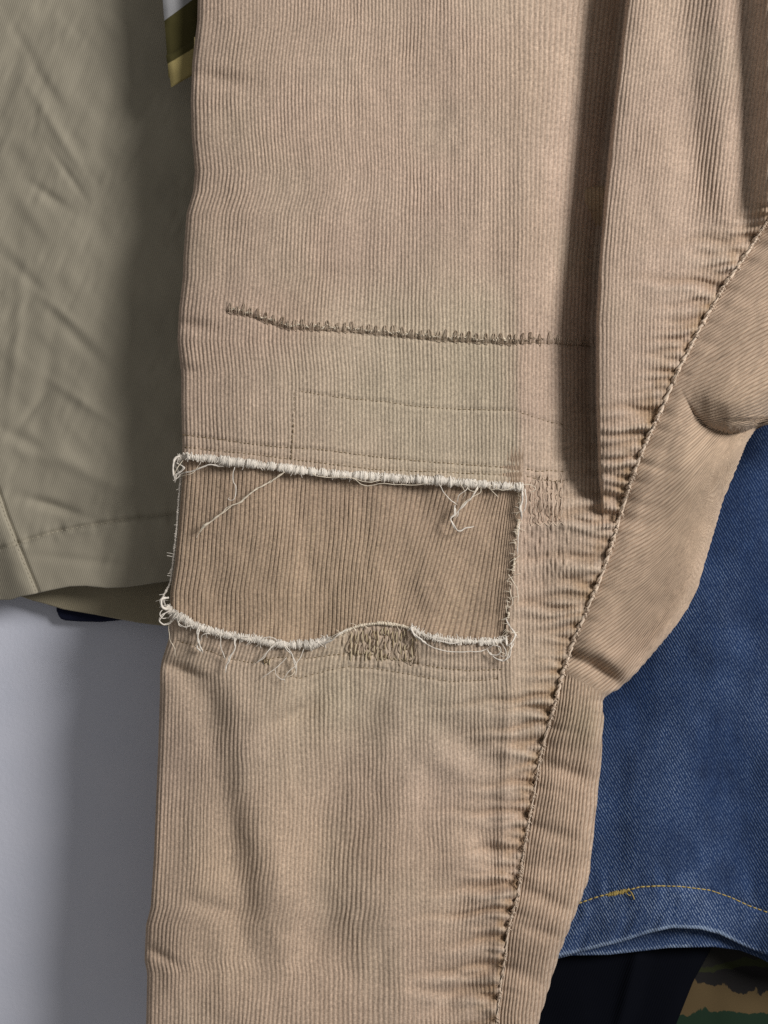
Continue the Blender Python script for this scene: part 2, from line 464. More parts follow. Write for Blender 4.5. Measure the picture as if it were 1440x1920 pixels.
def F_front(x, y, fine=True):
    x = np.asarray(x, float); y = np.asarray(y, float)
    l = xL(y); s = xS(y)
    d = np.zeros(np.broadcast(x, y).shape)
    # roll of the leg towards its left edge
    d = d + 0.0045 * np.exp(-(x - l) / 45.0)
    # the pressed crease and the deep pleat right of it
    xc = 974 - 0.045 * np.maximum(y - 900, 0)
    f = xF(y)
    pl = (1 - sstep(790, 990, y) ** 1.5)                     # how deep the pleat still is
    t = np.clip((x - xc) / (f - 14 - xc), 0, 1)
    d = d + pl * 0.0215 * t ** 2.0 * (x < f)
    cw = 5.0
    t2 = np.clip((f + cw - x) / (cw + 2), 0, 1)            # rounded wall of the ridge on its right
    wallp = 1 - np.sqrt(np.clip(1 - t2 ** 2.0, 0, 1))
    d = np.where(x >= f - 2, d * 0 + pl * (-0.0125 - 0.0045 * sstep(300, 620, y) + (0.0290 + 0.0045 * sstep(300, 620, y)) * wallp + 0.0045 * (1 - np.sqrt(1 - np.clip((f + 40 - x) / 42, 0, 1) ** 2 * 0.999))) + 0.0045 * np.exp(-(x - l) / 45.0), d)
    d = d - pl * 0.0007 * np.exp(-((x - xc) / 20) ** 2) * sstep(150, 420, y)
    # under the pleat the crease stays as a soft edge
    d = d + (1 - pl) * (0.0012 * sstep(xc - 4, xc + 60, x) - 0.0015 * np.exp(-((x - xc) / 14) ** 2))
    # upper right: ridge, trough and the fold at the frame
    up = 1 - sstep(330, 520, y)
    d = d + up * (0.0026 * np.exp(-((x - (1282 + 0.08 * (y - 100))) / 36) ** 2) - 0.0035 * np.exp(-((x - 1360) / 38) ** 2))
    d = d - up * 0.016 * sstep(1392, 1450, x) * (1 - 0.5 * sstep(1480, 1600, x))
    # soft folds below the patch
    d = d + valley(x, y, [(340, 1262), (380, 1300), (406, 1373), (416, 1440), (424, 1510), (441, 1626), (456, 1705)], 34, 0.0036, 60)
    d = d - valley(x, y, [(470, 1320), (480, 1420), (500, 1560), (540, 1700)], 48, 0.0028, 60)
    d = d + valley(x, y, [(690, 1330), (648, 1450), (614, 1529), (602, 1626), (598, 1705), (617, 1783)], 48, 0.0030, 90)
    d = d - valley(x, y, [(770, 1480), (740, 1600), (720, 1720)], 45, 0.0022, 70)
    d = d + dent(x, y, 872, 1392, 80, 28, 0.0030, 0.62)
    d = d - dent(x, y, 850, 1440, 60, 26, 0.0022, 0.5)
    d = d + dent(x, y, 560, 1335, 70, 16, 0.0028, -0.45)
    d = d + dent(x, y, 850, 1865, 85, 20, 0.0040, -0.62)
    d = d + dent(x, y, 925, 1600, 55, 22, 0.0026, 0.7)
    d = d + dent(x, y, 460, 1760, 60, 30, 0.0022, 0.9)
    d = d + dent(x, y, 395, 1700, 60, 16, 0.0020, 0.25)
    d = d + dent(x, y, 365, 612, 42, 13, 0.0020, 0.15) + dent(x, y, 420, 150, 60, 16, 0.0022, 0.12)
    d = d + dent(x, y, 345, 690, 22, 10, 0.0014, 0.1) + dent(x, y, 348, 345, 30, 14, 0.0020, -0.5)
    d = d + dent(x, y, 345, 1258, 45, 10, 0.0026, 0.35) + dent(x, y, 300, 1790, 36, 10, 0.0022, 0.5)
    # along the patch window the cloth stands up a little; below it sags
    d = d - 0.0016 * np.exp(-((y - win_bot(x)) / 26) ** 2) * (x < win_right(y) + 12)
    d = d - 0.0010 * np.exp(-((y - win_top(x)) / 20) ** 2) * (x < win_right(y) + 12)
    # general unevenness, longer along the wales
    d = d + 0.0017 * noise(x / 120, y / 260, 1) + 0.0005 * noise(x / 48, y / 120, 2) + 0.0002 * noise(x / 20, y / 40, 3)
    lower = sstep(1180, 1320, y)
    d = d + lower * (0.0011 * noise(x / 85 + 7, y / 130, 4) + 0.0009 * noise((x + 0.6 * y) / 55, (y - 0.6 * x) / 90, 5))
    if fine:
        q = np.maximum(s - x, 0.0)
        d = d + puckers(x, y, q)
        d = d + (0.0007 + 0.0014 * (0.6 + 0.6 * noise(y / 23, y * 0 + 5, 52)) * (0.5 - 0.5 * np.sin(seam_phase(y))) * (1 - 0.7 * sstep(1250, 1450, y))) * np.exp(-q / 8.0)
        for k, (c, a, b) in STC.items():
            m = (x > a) & (x < b) & (np.abs(y - c(x)) < 14)
            d = d + np.where(m, 0.00075 * np.exp(-((y - c(x)) / 3.0) ** 2) - 0.00025 * np.exp(-((np.abs(y - c(x)) - 7) / 4.0) ** 2), 0)
        m = (x > 424) & (x < 1112)
        e = y - tear_y(x) - 3
        d = d + np.where(m, 0.0011 * np.exp(-((e - 3) / 3.2) ** 2) - 0.0007 * np.exp(-((e + 8) / 7.0) ** 2), 0)
        # darned cloth near the corner of the patch
        m = ((x > 984) & (x < 1066) & (y > 870) & (y < 1120))
        d = d + np.where(m, 0.0005 * noise(x / 5.0, y / 13.0, 6) * sstep(870, 900, y) * (1 - sstep(1060, 1120, y)), 0)
        m = ((x > 640) & (x < 790) & (y > 1165) & (y < 1250))
        d = d + np.where(m, 0.0007 * noise(x / 4.5, y / 14.0, 8), 0)
    return d

FREF = 340.0
def front_x(s, y):
    """place across the photograph of the wale s pixels in from the left edge"""
    w = 1 - sstep(90, 560, s)
    x0 = FREF + s
    x = x0 + (xL(y) - FREF) * w
    sh = (xF(np.minimum(y, 900)) - 1118) * sstep(930, 1120, x0) * (1 + 0.35 * sstep(1150, 1400, x0))
    x = x + sh * (1 - sstep(700, 950, y))
    lower = sstep(1180, 1350, y)
    inner = sstep(8, 60, s)
    x = x + inner * (1.2 + 3.2 * lower) * noise(x0 / 110 + 3, y / 150, 11) + inner * (0.5 + 1.3 * lower) * noise(x0 / 45, y / 70, 12)
    x = x + inner * 0.7 * noise(x0 / 9, y / 30, 13)
    return x

def wale_profile(u):
    t = np.abs(np.sin(np.pi * u))
    return t ** 1.1

def tint_front(x, y):
    pink = np.array([0.560, 0.422, 0.328]); green = np.array([0.555, 0.460, 0.345]); orange = np.array([0.580, 0.434, 0.325]); brown = np.array([0.42, 0.28, 0.165])
    gm = np.exp(-((x - 800) / 230) ** 2 - ((y - 780) / 260) ** 2) * (1 - sstep(960, 984, x))
    gm = np.clip(gm * 1.25 + 0.25 * noise(x / 90, y / 120, 15), 0, 1)
    gl = np.exp(-((y - 1290) / 130) ** 2) * np.exp(-((x - 720) / 320) ** 2)
    gm = np.clip(gm + 0.7 * gl, 0, 1)
    om = np.clip(sstep(1350, 1650, y) + 0.4 * noise(x / 140, y / 140, 16), 0, 1)
    c = pink * (1 - om)[..., None] + orange * om[..., None]
    c = c * (1 - gm)[..., None] + green * gm[..., None]
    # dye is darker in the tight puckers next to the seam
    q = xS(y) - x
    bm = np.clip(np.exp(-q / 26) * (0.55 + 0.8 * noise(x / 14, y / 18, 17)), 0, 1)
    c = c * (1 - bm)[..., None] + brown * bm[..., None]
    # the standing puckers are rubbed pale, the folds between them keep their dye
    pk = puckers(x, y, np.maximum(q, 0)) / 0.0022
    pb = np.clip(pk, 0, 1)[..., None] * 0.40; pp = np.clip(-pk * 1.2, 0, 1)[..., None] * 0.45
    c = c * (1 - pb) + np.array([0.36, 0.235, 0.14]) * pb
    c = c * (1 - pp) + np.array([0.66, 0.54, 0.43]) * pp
    f = 1 + 0.045 * noise(x / 70, y / 160, 18) + 0.04 * noise(x / 16, y / 50, 19)
    return c * f[..., None]

du = WP / 6
R_E = 13.0
s_cols = np.arange(-110, 1290, du)
y_rows = np.arange(-140, 2060, 4.0)
SS, YY = np.meshgrid(s_cols, y_rows)
arc = R_E * math.pi / 2
th = np.clip(SS / R_E, -math.pi / 2, math.pi / 2)
on_arc_x = R_E * (1 - np.cos(th))
over = np.where(SS > arc, SS - arc, np.where(SS < -arc, -SS - arc, 0))
sflat = np.where(SS >= 0, on_arc_x + over, 0)
XX = front_x(sflat, YY)
XX = np.where(SS < 0, xL(YY) + on_arc_x + over, XX)
seamx = xS(YY)
beyond = XX > seamx
XX = np.minimum(XX, seamx)
DD = F_front(np.maximum(XX, xL(YY)), YY)
DD = np.where(SS < 0, F_front(xL(YY), YY, False), DD)
DD = DD + R_E * S * (1 - np.sin(th)) + np.where(SS < -arc, 0.05 * over * S, 0)
PT = unproject(XX, YY, DD)
NN = normals(PT)
NN[..., 1] = np.where(np.isfinite(NN[..., 1]), NN[..., 1], -1)
flip = (NN[..., 1] > 0) & (SS > 0)
NN[flip] *= -1
UU = SS / WP
amp = 0.00047 * (1 + 0.35 * noise(XX / 55, YY / 90, 21)) * (1 + 0.22 * noise(UU * 0.9, YY / 22, 20)) * (1 - 0.25 * np.exp(-((XX - 830) / 150) ** 2 - ((YY - 800) / 120) ** 2))
edge_fade = np.clip((seamx - XX) / 6, 0, 1)
PT = PT + NN * (amp * (wale_profile(UU) - 0.6) * edge_fade)[..., None]
cx = 0.25 * (XX[:-1, :-1] + XX[1:, :-1] + XX[1:, 1:] + XX[:-1, 1:]); cy = 0.5 * (YY[:-1, :-1] + YY[1:, 1:])
inwin = (cx < win_right(cy)) & (cy > win_top(cx)) & (cy < win_bot(cx))
keep = ~(beyond[:-1, :-1] & beyond[1:, :-1]) & ~inwin
F = grid_faces(*SS.shape, keep)
V = PT.reshape(-1, 3)
uvs = np.stack([UU, YY / WP], -1).reshape(-1, 2)
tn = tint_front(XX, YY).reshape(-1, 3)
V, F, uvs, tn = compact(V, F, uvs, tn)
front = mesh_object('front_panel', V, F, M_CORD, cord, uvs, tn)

# ------------------------------------------------------------------ knee patch behind the cut window
def F_patch(x, y):
    d = F_front(x, y, False) + 0.0015 - 0.0010 * (1 - sstep(5, 70, win_right(y) - x))
    d = d + dent(x, y, 800, 960, 80, 44, 0.0022, 0.9) - dent(x, y, 700, 1085, 70, 90, 0.0016, 0.2)
    d = d + dent(x, y, 880, 1090, 40, 90, 0.0016, 0.2) + dent(x, y, 600, 1000, 40, 110, 0.0012, 0.1) + dent(x, y, 470, 1020, 50, 100, -0.0012)
    d = d + 0.0007 * noise(x / 60, y / 110, 31) + 0.0003 * noise(x / 22, y / 44, 32)
    return d
PW = 8.0
ps = np.arange(-60, 690, PW / 6); pyr = np.arange(836, 1240, 3.0)
PS, PY = np.meshgrid(ps, pyr)
thp = np.clip(PS / R_E, -math.pi / 2, math.pi / 2)
ax = R_E * (1 - np.cos(thp)); ov = np.where(PS > arc, PS - arc, np.where(PS < -arc, -PS - arc, 0))
x0 = 334 + ax + ov
pl_edge = xL(PY) + 2
slope = -0.03 - 0.27 * np.exp(-((x0 - 830) / 120) ** 2)
PXX = x0 + (pl_edge - 334) * (1 - sstep(80, 400, PS)) + slope * (PY - 1030) * sstep(60, 250, PS) + 2.0 * noise(x0 / 70, PY / 90, 33) * sstep(10, 60, PS)
rl = win_right(PY) + 16
# gather the wales that run up against the right-hand edge
PXX = np.where(PXX > rl - 60, rl - 60 + 60 * (1 - np.exp(-(PXX - rl + 60) / 60)), PXX)
PXX = np.where(PS < 0, pl_edge + ax + ov, PXX)
PD = F_patch(np.maximum(PXX, xL(PY)), PY) + R_E * S * (1 - np.sin(thp))
PP = unproject(PXX, PY, PD); PN = normals(PP)
PU = PS / PW
PP = PP + PN * (0.00062 * (1 + 0.3 * noise(PU, PY / 20, 34)) * (0.8 * wale_profile(PU) + 0.35 * wale_profile(PU * 2) - 0.6))[..., None]
ptint = np.array([0.475, 0.350, 0.252]) * (1 + 0.10 * noise(PXX / 60, PY / 160, 35) + 0.06 * noise(PXX / 17, PY / 60, 36))[..., None]
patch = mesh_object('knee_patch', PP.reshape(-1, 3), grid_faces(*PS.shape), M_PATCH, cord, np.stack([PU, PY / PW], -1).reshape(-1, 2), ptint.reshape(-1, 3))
patch['label'] = 'darker brown corduroy patch showing through the frayed knee window'

# ------------------------------------------------------------------ back panel, right of the seam
xR = curve([(300, 1640), (780, 1620), (790, 1470), (800, 1420), (830, 1400), (880, 1380), (940, 1355), (1000, 1338), (1060, 1320), (1103, 1308), (1140, 1290), (1180, 1262),
            (1230, 1220), (1270, 1185), (1292, 1160), (1304, 1138), (1314, 1129), (1344, 1132), (1400, 1129), (1450, 1125), (1560, 1113), (1636, 1107),
            (1650, 1103), (1695, 1086), (1760, 1060), (1796, 1046), (1850, 1030), (1920, 1009), (2060, 970)], 9)
pouch_y = curve([(1200, 610), (1262, 700), (1285, 745), (1305, 782), (1330, 802), (1367, 813), (1392, 810), (1412, 802), (1440, 784), (1520, 730), (1640, 660)], 21)
def dS(y):
    return F_front(xS(y) - 14, y, False)
def F_back(x, y):
    a = x - xS(y)
    d = dS(y) + 0.0016 * np.exp(-a / 5.0) - 0.0022 * sstep(0, 40, a)
    e = pouch_y(x) - y
    wx = sstep(1255, 1370, x) * sstep(0, 90, a)
    roll = 1 - np.sqrt(np.clip(1 - (1 - np.clip(e / 80.0, 0, 1)) ** 2, 0, 1))
    d = d + wx * np.where(e > 0, -0.002 + 0.019 * roll, 0.017 * np.exp(np.minimum(e, 0) / 150.0))
    d = d - 0.004 * sstep(20, 160, a) * sstep(0, 60, e)
    d = d + dent(x, y, 1090, 1240, 60, 13, 0.0045, 0.42) + dent(x, y, 1140, 1268, 45, 15, 0.0040, 0.75) - dent(x, y, 1130, 1225, 70, 22, 0.0020, 0.5)
    d = d + dent(x, y, 1060, 1445, 60, 15, 0.0030, 0.35) + dent(x, y, 1010, 1680, 60, 14, 0.0024, 0.45) + dent(x, y, 1010, 1745, 50, 13, 0.0020, 0.3)
    d = d + dent(x, y, 1030, 1560, 60, 14, 0.0018, 0.3) + dent(x, y, 1000, 1840, 50, 16, 0.0018, 0.4) - dent(x, y, 1100, 1360, 50, 50, 0.003)
    d = d + dent(x, y, 1240, 905, 40, 120, 0.0012, 0.45) - dent(x, y, 1300, 1000, 40, 110, 0.0015, 0.3)
    d = d + 0.0008 * noise(x / 90, y / 140, 41) + 0.0002 * noise((x + y) / 34, (y - x) / 60, 42)
    for (py, aa, w, L, sl) in PUCK[::2]:
        d = d + 0.30 * aa * np.exp(-((y - py - 6 - 0.25 * a) / (1.2 * w)) ** 2) * np.exp(-a / (0.5 * L))
    r = np.clip((xR(y) - x) / 30.0, 0, 1)
    d = d + 0.0085 * (1 - np.sqrt(1 - (1 - r) ** 2 + 1e-9))
    return d
bt = np.concatenate([np.linspace(0, 0.9, 230), 1 - 0.1 * (1 - np.sin(np.linspace(0.0, 1, 32)[1:] * math.pi / 2))])
by = np.arange(340, 2060, 2.0)
BT, BY = np.meshgrid(bt, by)
BX = xS(BY) + BT * (xR(BY) - xS(BY))
# course of the wales: trace each point back to the seam
def wale_angle(x, y):
    a = x - xS(y)
    base = 33 + 24 * sstep(40, 190, a) * sstep(760, 900, y)
    base = base + 14 * sstep(820, 1000, y) * (1 - sstep(1000, 1250, y)) * sstep(60, 160, a)
    pm = sstep(-6, 10, pouch_y(x) - y) * sstep(1270, 1310, x)
    low = np.exp(-np.maximum(pouch_y(x) - y, 0) / 34)
    base = base * (1 - pm) + pm * (31 - 34 * low * sstep(1290, 1330, x) + 50 * low * sstep(1400, 1450, x))
    under = (1 - sstep(-6, 8, pouch_y(x) - y)) * np.exp(np.minimum(pouch_y(x) - y, 0) / 70) * sstep(1275, 1320, x)
    base = base + 12 * under
    return np.radians(base + 5 * noise(x / 60, y / 60, 43))
tx = BX.copy(); ty = BY.copy(); done = np.zeros(BX.shape, bool)
for _ in range(95):
    an = wale_angle(tx, ty); st = 6.0
    nx = tx - np.cos(an) * st; ny = ty + np.sin(an) * st
    a0 = tx - xS(ty); a1 = nx - xS(ny)
    hit = (~done) & (a1 <= 0)
    f = np.clip(a0 / (a0 - a1 + 1e-9), 0, 1)
    mv = ~done
    ty = np.where(mv, np.where(hit, ty + (ny - ty) * f, ny), ty)
    tx = np.where(mv, np.where(hit, tx + (nx - tx) * f, nx), tx)
    done |= hit
    if done.all(): break
phi1 = ty * 1.0 / 9.4
phi2 = (BX + 0.13 * (BY - 1330) - 5.0 * noise(BX / 60, BY / 70, 44) - 10 * np.exp(-((BX - xS(BY)) / 40)) * 1.0) / WP
split = 1252 + 0.55 * (BX - 1045)
PHI = np.where(BY < split, phi1, phi2)
BD = F_back(BX, BY)
BP = unproject(BX, BY, BD); BN = normals(BP); BN[BN[..., 1] > 0] *= -1
fadeB = np.clip((BX - xS(BY)) / 6, 0, 1) * np.clip(np.abs(BY - split) / 8, 0, 1)
BP = BP + BN * (0.00052 * (1 + 0.3 * noise(BX / 9, BY / 22, 45)) * (wale_profile(PHI) - 0.6) * fadeB)[..., None]
btint = np.array([0.545, 0.405, 0.300]) * (1 + 0.10 * noise(BX / 60, BY / 90, 46) + 0.05 * noise(BX / 15, BY / 30, 47))[..., None]
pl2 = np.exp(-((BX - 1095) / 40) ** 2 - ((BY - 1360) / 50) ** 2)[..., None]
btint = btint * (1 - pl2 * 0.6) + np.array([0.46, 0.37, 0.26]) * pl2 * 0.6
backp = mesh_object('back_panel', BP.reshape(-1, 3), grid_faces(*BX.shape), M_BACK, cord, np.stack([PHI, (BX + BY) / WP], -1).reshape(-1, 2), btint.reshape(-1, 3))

# rear of the leg, closing the tube
ry = np.arange(-140, 2060, 12.0); rt = np.linspace(0, 1, 60)
RT, RY = np.meshgrid(rt, ry)
rx0 = xL(RY) + 12; rx1 = np.minimum(np.where(RY < 345, 1630, xR(RY)), 1630) - 3
RX = rx0 + (rx1 - rx0) * RT
el = R_E * S * 2 + F_front(xL(RY), RY, False) - 0.0004
er = np.where(RY < 345, 0.03, F_back(np.minimum(xR(RY), 1630), np.maximum(RY, 345)) + 0.0004)
RD = el * (1 - RT) + er * RT + 0.030 * np.sin(np.pi * RT) ** 0.7 + 0.0015 * noise(RX / 60, RY / 100, 48)
RD = np.minimum(RD, np.maximum(0.036, er))
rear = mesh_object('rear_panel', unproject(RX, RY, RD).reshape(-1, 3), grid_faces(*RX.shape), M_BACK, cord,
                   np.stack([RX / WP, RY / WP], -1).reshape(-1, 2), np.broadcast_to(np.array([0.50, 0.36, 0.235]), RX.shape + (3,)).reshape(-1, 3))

# ------------------------------------------------------------------ seam: rolled, scalloped raw edge
ys = np.arange(345, 2055, 1.5)
sx = xS(ys); ph = seam_phase(ys)
scal = 0.5 + 0.5 * np.sin(ph)
scl = scal * (0.6 + 0.7 * noise(ys / 21, ys * 0 + 3, 51)) * (1 - 0.65 * sstep(1250, 1450, ys))
rad = (2.9 + 1.8 * scl) * S
st = Strands()
for k in (0, 1):
    tw = ph * 0.5 + k * math.pi
    env = 1 - 0.45 * sstep(1250, 1450, ys)
    st.add(unproject(sx + 2.5 + 2.3 * env * np.cos(tw), ys + 2.0 * np.sin(tw), dS(ys) + 0.0004 - 0.0007 * np.sin(tw) * env), (2.3 + 0.7 * noise(ys / 11, ys * 0 + k, 53)) * env * S, 7)
for k in range(260):
    y0 = prng.uniform(350, 2040); x0_ = float(xS(y0)); L = prng.uniform(5, 12)
    p = [(x0_ - 2, y0, 0.0012), (x0_ + prng.uniform(2, 5), y0 + L * 0.4, -0.0016), (x0_ + prng.uniform(4, 8), y0 + L * 0.9, -0.0004)]
    q = resample(p, 1.5); st.add(unproject(q[:, 0], q[:, 1], dS(q[:, 1]) + q[:, 2]), 0.7 * S, 4)
seam = st.build('side_seam', M_SEAM, cord)
seam['label'] = 'pale scalloped raw edge of the puckered seam'

# ------------------------------------------------------------------ frayed edges of the patch window
def fray(name, pts, r, n_per, dep_off, mat, lab, loose=0.3, core=True):
    q = resample(pts, 1.5); n = len(q)
    d = np.minimum(F_front(q[:, 0], q[:, 1], False), 0.02) + R_E * S * 0 + dep_off
    l = xL(q[:, 1]); d = d + np.where(q[:, 0] < l + 10, R_E * S * 0.6, 0)
    t = np.gradient(q[:, :2], axis=0); t /= np.linalg.norm(t, axis=1, keepdims=True) + 1e-9
    nn = np.stack([-t[:, 1], t[:, 0]], -1)
    rr = r * (1 + 0.38 * noise(np.arange(n) / 4.0, np.full(n, r), 60) + 0.35 * noise(np.arange(n) / 22.0, np.full(n, r), 61))
    q[:, 1] += 1.3 * noise(np.arange(n) / 14.0, np.full(n, r), 62)
    s_ = Strands()
    if core: s_.add(unproject(q[:, 0], q[:, 1], d), rr * S * 0.80, 8)
    for i in range(0, n):
        for _ in range(n_per):
            if not core and noise(np.array([i / 12.0]), np.array([r * 7]), 63)[0] < 0.12: continue
            a0 = prng.uniform(-0.9, 0.3); a1 = a0 + prng.uniform(1.5, 3.6); th_ = np.linspace(a0, a1, 7)
            sl = prng.uniform(-2.8, 2.8); f = np.linspace(-0.5, 0.5, 7) * sl
            rad_ = rr[i] * prng.uniform(0.92, 1.12)
            X = q[i, 0] + nn[i, 0] * rad_ * np.cos(th_) + t[i, 0] * f
            Y = q[i, 1] + nn[i, 1] * rad_ * np.cos(th_) + t[i, 1] * f
            D = d[i] - rad_ * S * np.sin(th_)
            s_.add(unproject(X, Y, D), prng.choice([0.6, 0.8, 1.1, 1.5]) * S, 4)
        if core and r > 4 and prng.random() < 0.75:     # weft yarns pulled over the cut edge
            o0 = prng.uniform(4, 9); o1 = prng.uniform(4, 8.5); sl = prng.uniform(-3, 3)
            f = np.linspace(-o0, o1, 7); bul = rr[i] * 1.02 * np.sqrt(np.clip(1 - (np.abs(f) / 9.5) ** 2, 0, 1))
            s_.add(unproject(q[i, 0] + nn[i, 0] * f + t[i, 0] * sl * f / 8, q[i, 1] + nn[i, 1] * f + t[i, 1] * sl * f / 8, d[i] - bul * S), prng.uniform(0.6, 1.2) * S, 4)
        if prng.random() < loose:     # short loose fibre ends
            L = prng.uniform(4, 15); a = prng.uniform(-1.2, 1.2)
            vx = nn[i, 0] * math.cos(a) + t[i, 0] * math.sin(a); vy = nn[i, 1] * math.cos(a) + t[i, 1] * math.sin(a)
            sg = 1 if prng.random() < 0.75 else -1
            b = prng.uniform(-3, 3)
            p = resample([(q[i, 0], q[i, 1], -rr[i] * S * 0.7), (q[i, 0] + sg * vx * L * 0.5 + b, q[i, 1] + sg * vy * L * 0.5, -rr[i] * S * prng.uniform(0.6, 1.6)),
                          (q[i, 0] + sg * vx * L, q[i, 1] + sg * vy * L + abs(b), -rr[i] * S * prng.uniform(0.1, 1.0))], 2)
            s_.add(unproject(p[:, 0], p[:, 1], d[i] + p[:, 2]), prng.uniform(0.4, 0.7) * S, 4)
    o = s_.build(name, mat, cord); o['label'] = lab
    return o
top_pts = [(x, float(win_top(x)) + 1) for x in (332, 345, 375, 410, 450, 490, 530, 570, 610, 650, 700, 750, 800, 850, 890, 930, 960, 980)]
bot_pts = [(x, float(win_bot(x)) - 1) for x in (312, 325, 345, 380, 410, 440, 480, 510, 540, 565, 590, 620)]
bot2_pts = [(x, float(win_bot(x)) + 1) for x in (770, 800, 840, 880, 915, 950)]
hump_pts = [(x, float(win_bot(x)) + 1) for x in (618, 637, 656, 680, 710, 735, 760, 776)]
right_pts = [(float(win_right(y)) + 2, y) for y in (914, 930, 950, 980, 1010, 1040, 1070, 1100, 1130, 1160, 1200)]
left_pts = [(332, 856), (330, 872)] + [(float(xL(y)) - 1.5, y) for y in range(895, 1100, 25)] + [(312, 1108), (306, 1122), (312, 1140)]
fr_top = fray('frayed_edge', top_pts, 7.0, 2, -0.0012, M_FRAY, 'thick white frayed upper edge of the knee window', 0.20)
fr_bot = fray('frayed_edge', bot_pts, 6.0, 2, -0.0014, M_FRAY, 'white frayed lower edge of the knee window, left of the darning', 0.30)
fr_bot2 = fray('frayed_edge', bot2_pts, 4.2, 2, -0.0012, M_FRAY, 'white frayed lower edge of the knee window, right of the darning', 0.25)
fr_hump = fray('frayed_edge', hump_pts, 2.6, 1, -0.0010, M_FRAY2, 'thin frayed edge arching over the darning', 0.15)
fr_right = fray('frayed_edge', right_pts, 2.0, 1, -0.0002, M_FRAY2, 'thin frayed right edge of the knee window', 0.30, False)
fr_left = fray('frayed_edge', left_pts, 1.5, 1, 0.0030, M_FRAY, 'frayed left edge of the knee window', 0.14)

# ------------------------------------------------------------------ loose threads
def thread(pts, r=1.0, parent=None, mat=None, ply=1, lift=0.0036, clump=None):
    q = resample(pts, 2.0); n = len(q)
    if n < 3: q = resample(pts, 0.7); n = len(q)
    u = np.linspace(0, 1, n)
    l = xL(q[:, 1])
    base = F_front(np.maximum(q[:, 0], l), q[:, 1], False) + np.where(q[:, 0] < l + 8, R_E * S * 0.5, 0)
    D = base - lift * (0.55 + 0.45 * np.sin(u * np.pi)) - 0.0009
    s_ = Strands()
    for k in range(ply):
        wob = 0.9 if ply == 1 else 1.3
        ox = wob * noise(np.arange(n) / 5.0 + 17 * k, np.full(n, q[0, 0]), 70 + k) + (0 if ply == 1 else 1.0 * np.sin(u * n / 5.0 + k * 2 * np.pi / ply))
        oy = wob * noise(np.arange(n) / 5.0, np.full(n, q[0, 1] + 9 * k), 73 + k)
        rr = r * (0.75 + 0.35 * np.abs(noise(np.arange(n) / 4.0, np.full(n, k * 3.3 + q[0, 1]), 76)))
        if clump is not None:
            for (c, w, a) in clump: rr = rr + a * np.exp(-((u - c) / w) ** 2)
        rr = rr * np.clip((1 - u) * 8, 0.35, 1)
        s_.add(unproject(q[:, 0] + ox, q[:, 1] + oy, D + (0 if ply == 1 else 0.0003 * np.cos(u * n / 5.0 + k * 2 * np.pi / ply))), rr * S, 5)
    return s_.build('loose_thread', mat or M_FRAY, parent)

for pts, r, ply in [
    ([(336, 854), (326, 863), (325, 886), (328, 899)], 2.0, 2), ([(325, 900), (344, 888), (369, 880), (394, 872), (420, 875)], 1.0, 2),
    ([(344, 862), (334, 876), (323, 900)], 0.8, 1), ([(336, 894), (362, 886), (372, 872)], 0.8, 1), ([(332, 868), (345, 878), (330, 890), (327, 904)], 1.2, 2),
    ([(439, 876), (437, 899), (442, 913), (440, 933), (433, 938), (427, 936), (431, 932)], 0.95, 1),
    ([(581, 881), (592, 892), (628, 895), (661, 897), (677, 907), (696, 911), (716, 906), (743, 908), (777, 909), (810, 905)], 0.8, 1),
    ([(660, 896), (686, 904), (702, 903), (721, 898)], 0.75, 1),
    ([(822, 905), (832, 922), (849, 941), (857, 947)], 0.9, 1), ([(879, 908), (874, 919), (860, 930), (856, 944)], 0.9, 1),
    ([(896, 911), (891, 924), (874, 944), (860, 958), (852, 974)], 1.0, 2), ([(902, 913), (899, 924), (882, 934), (866, 947), (854, 969)], 0.8, 1),
    ([(852, 947), (852, 963), (845, 972), (852, 987), (860, 996), (871, 991), (888, 987)], 1.2, 2),
    ([(877, 911), (880, 919), (890, 922), (897, 914)], 0.8, 1), ([(924, 908), (918, 914), (924, 919), (931, 914), (926, 908)], 0.75, 1),
    ([(915, 913), (927, 924), (934, 932)], 0.7, 1), ([(925, 915), (941, 919), (954, 916), (962, 911)], 0.8, 1),
    ([(979, 908), (993, 909), (1004, 915), (1000, 922), (991, 919)], 0.8, 1), ([(860, 905), (868, 914), (872, 924), (866, 936)], 0.7, 1)]:
    thread(pts, r, fr_top, M_FRAY2 if r < 0.9 else M_FRAY, ply)
thread([(539, 881), (517, 897), (489, 913), (472, 924), (450, 941), (433, 949), (414, 963), (397, 977), (383, 986), (375, 997), (368, 1008)], 1.15, fr_top, M_FRAY2, 2, 0.0028,
       [(0.48, 0.05, 0.8), (0.74, 0.03, 0.9), (0.86, 0.035, 1.7)])
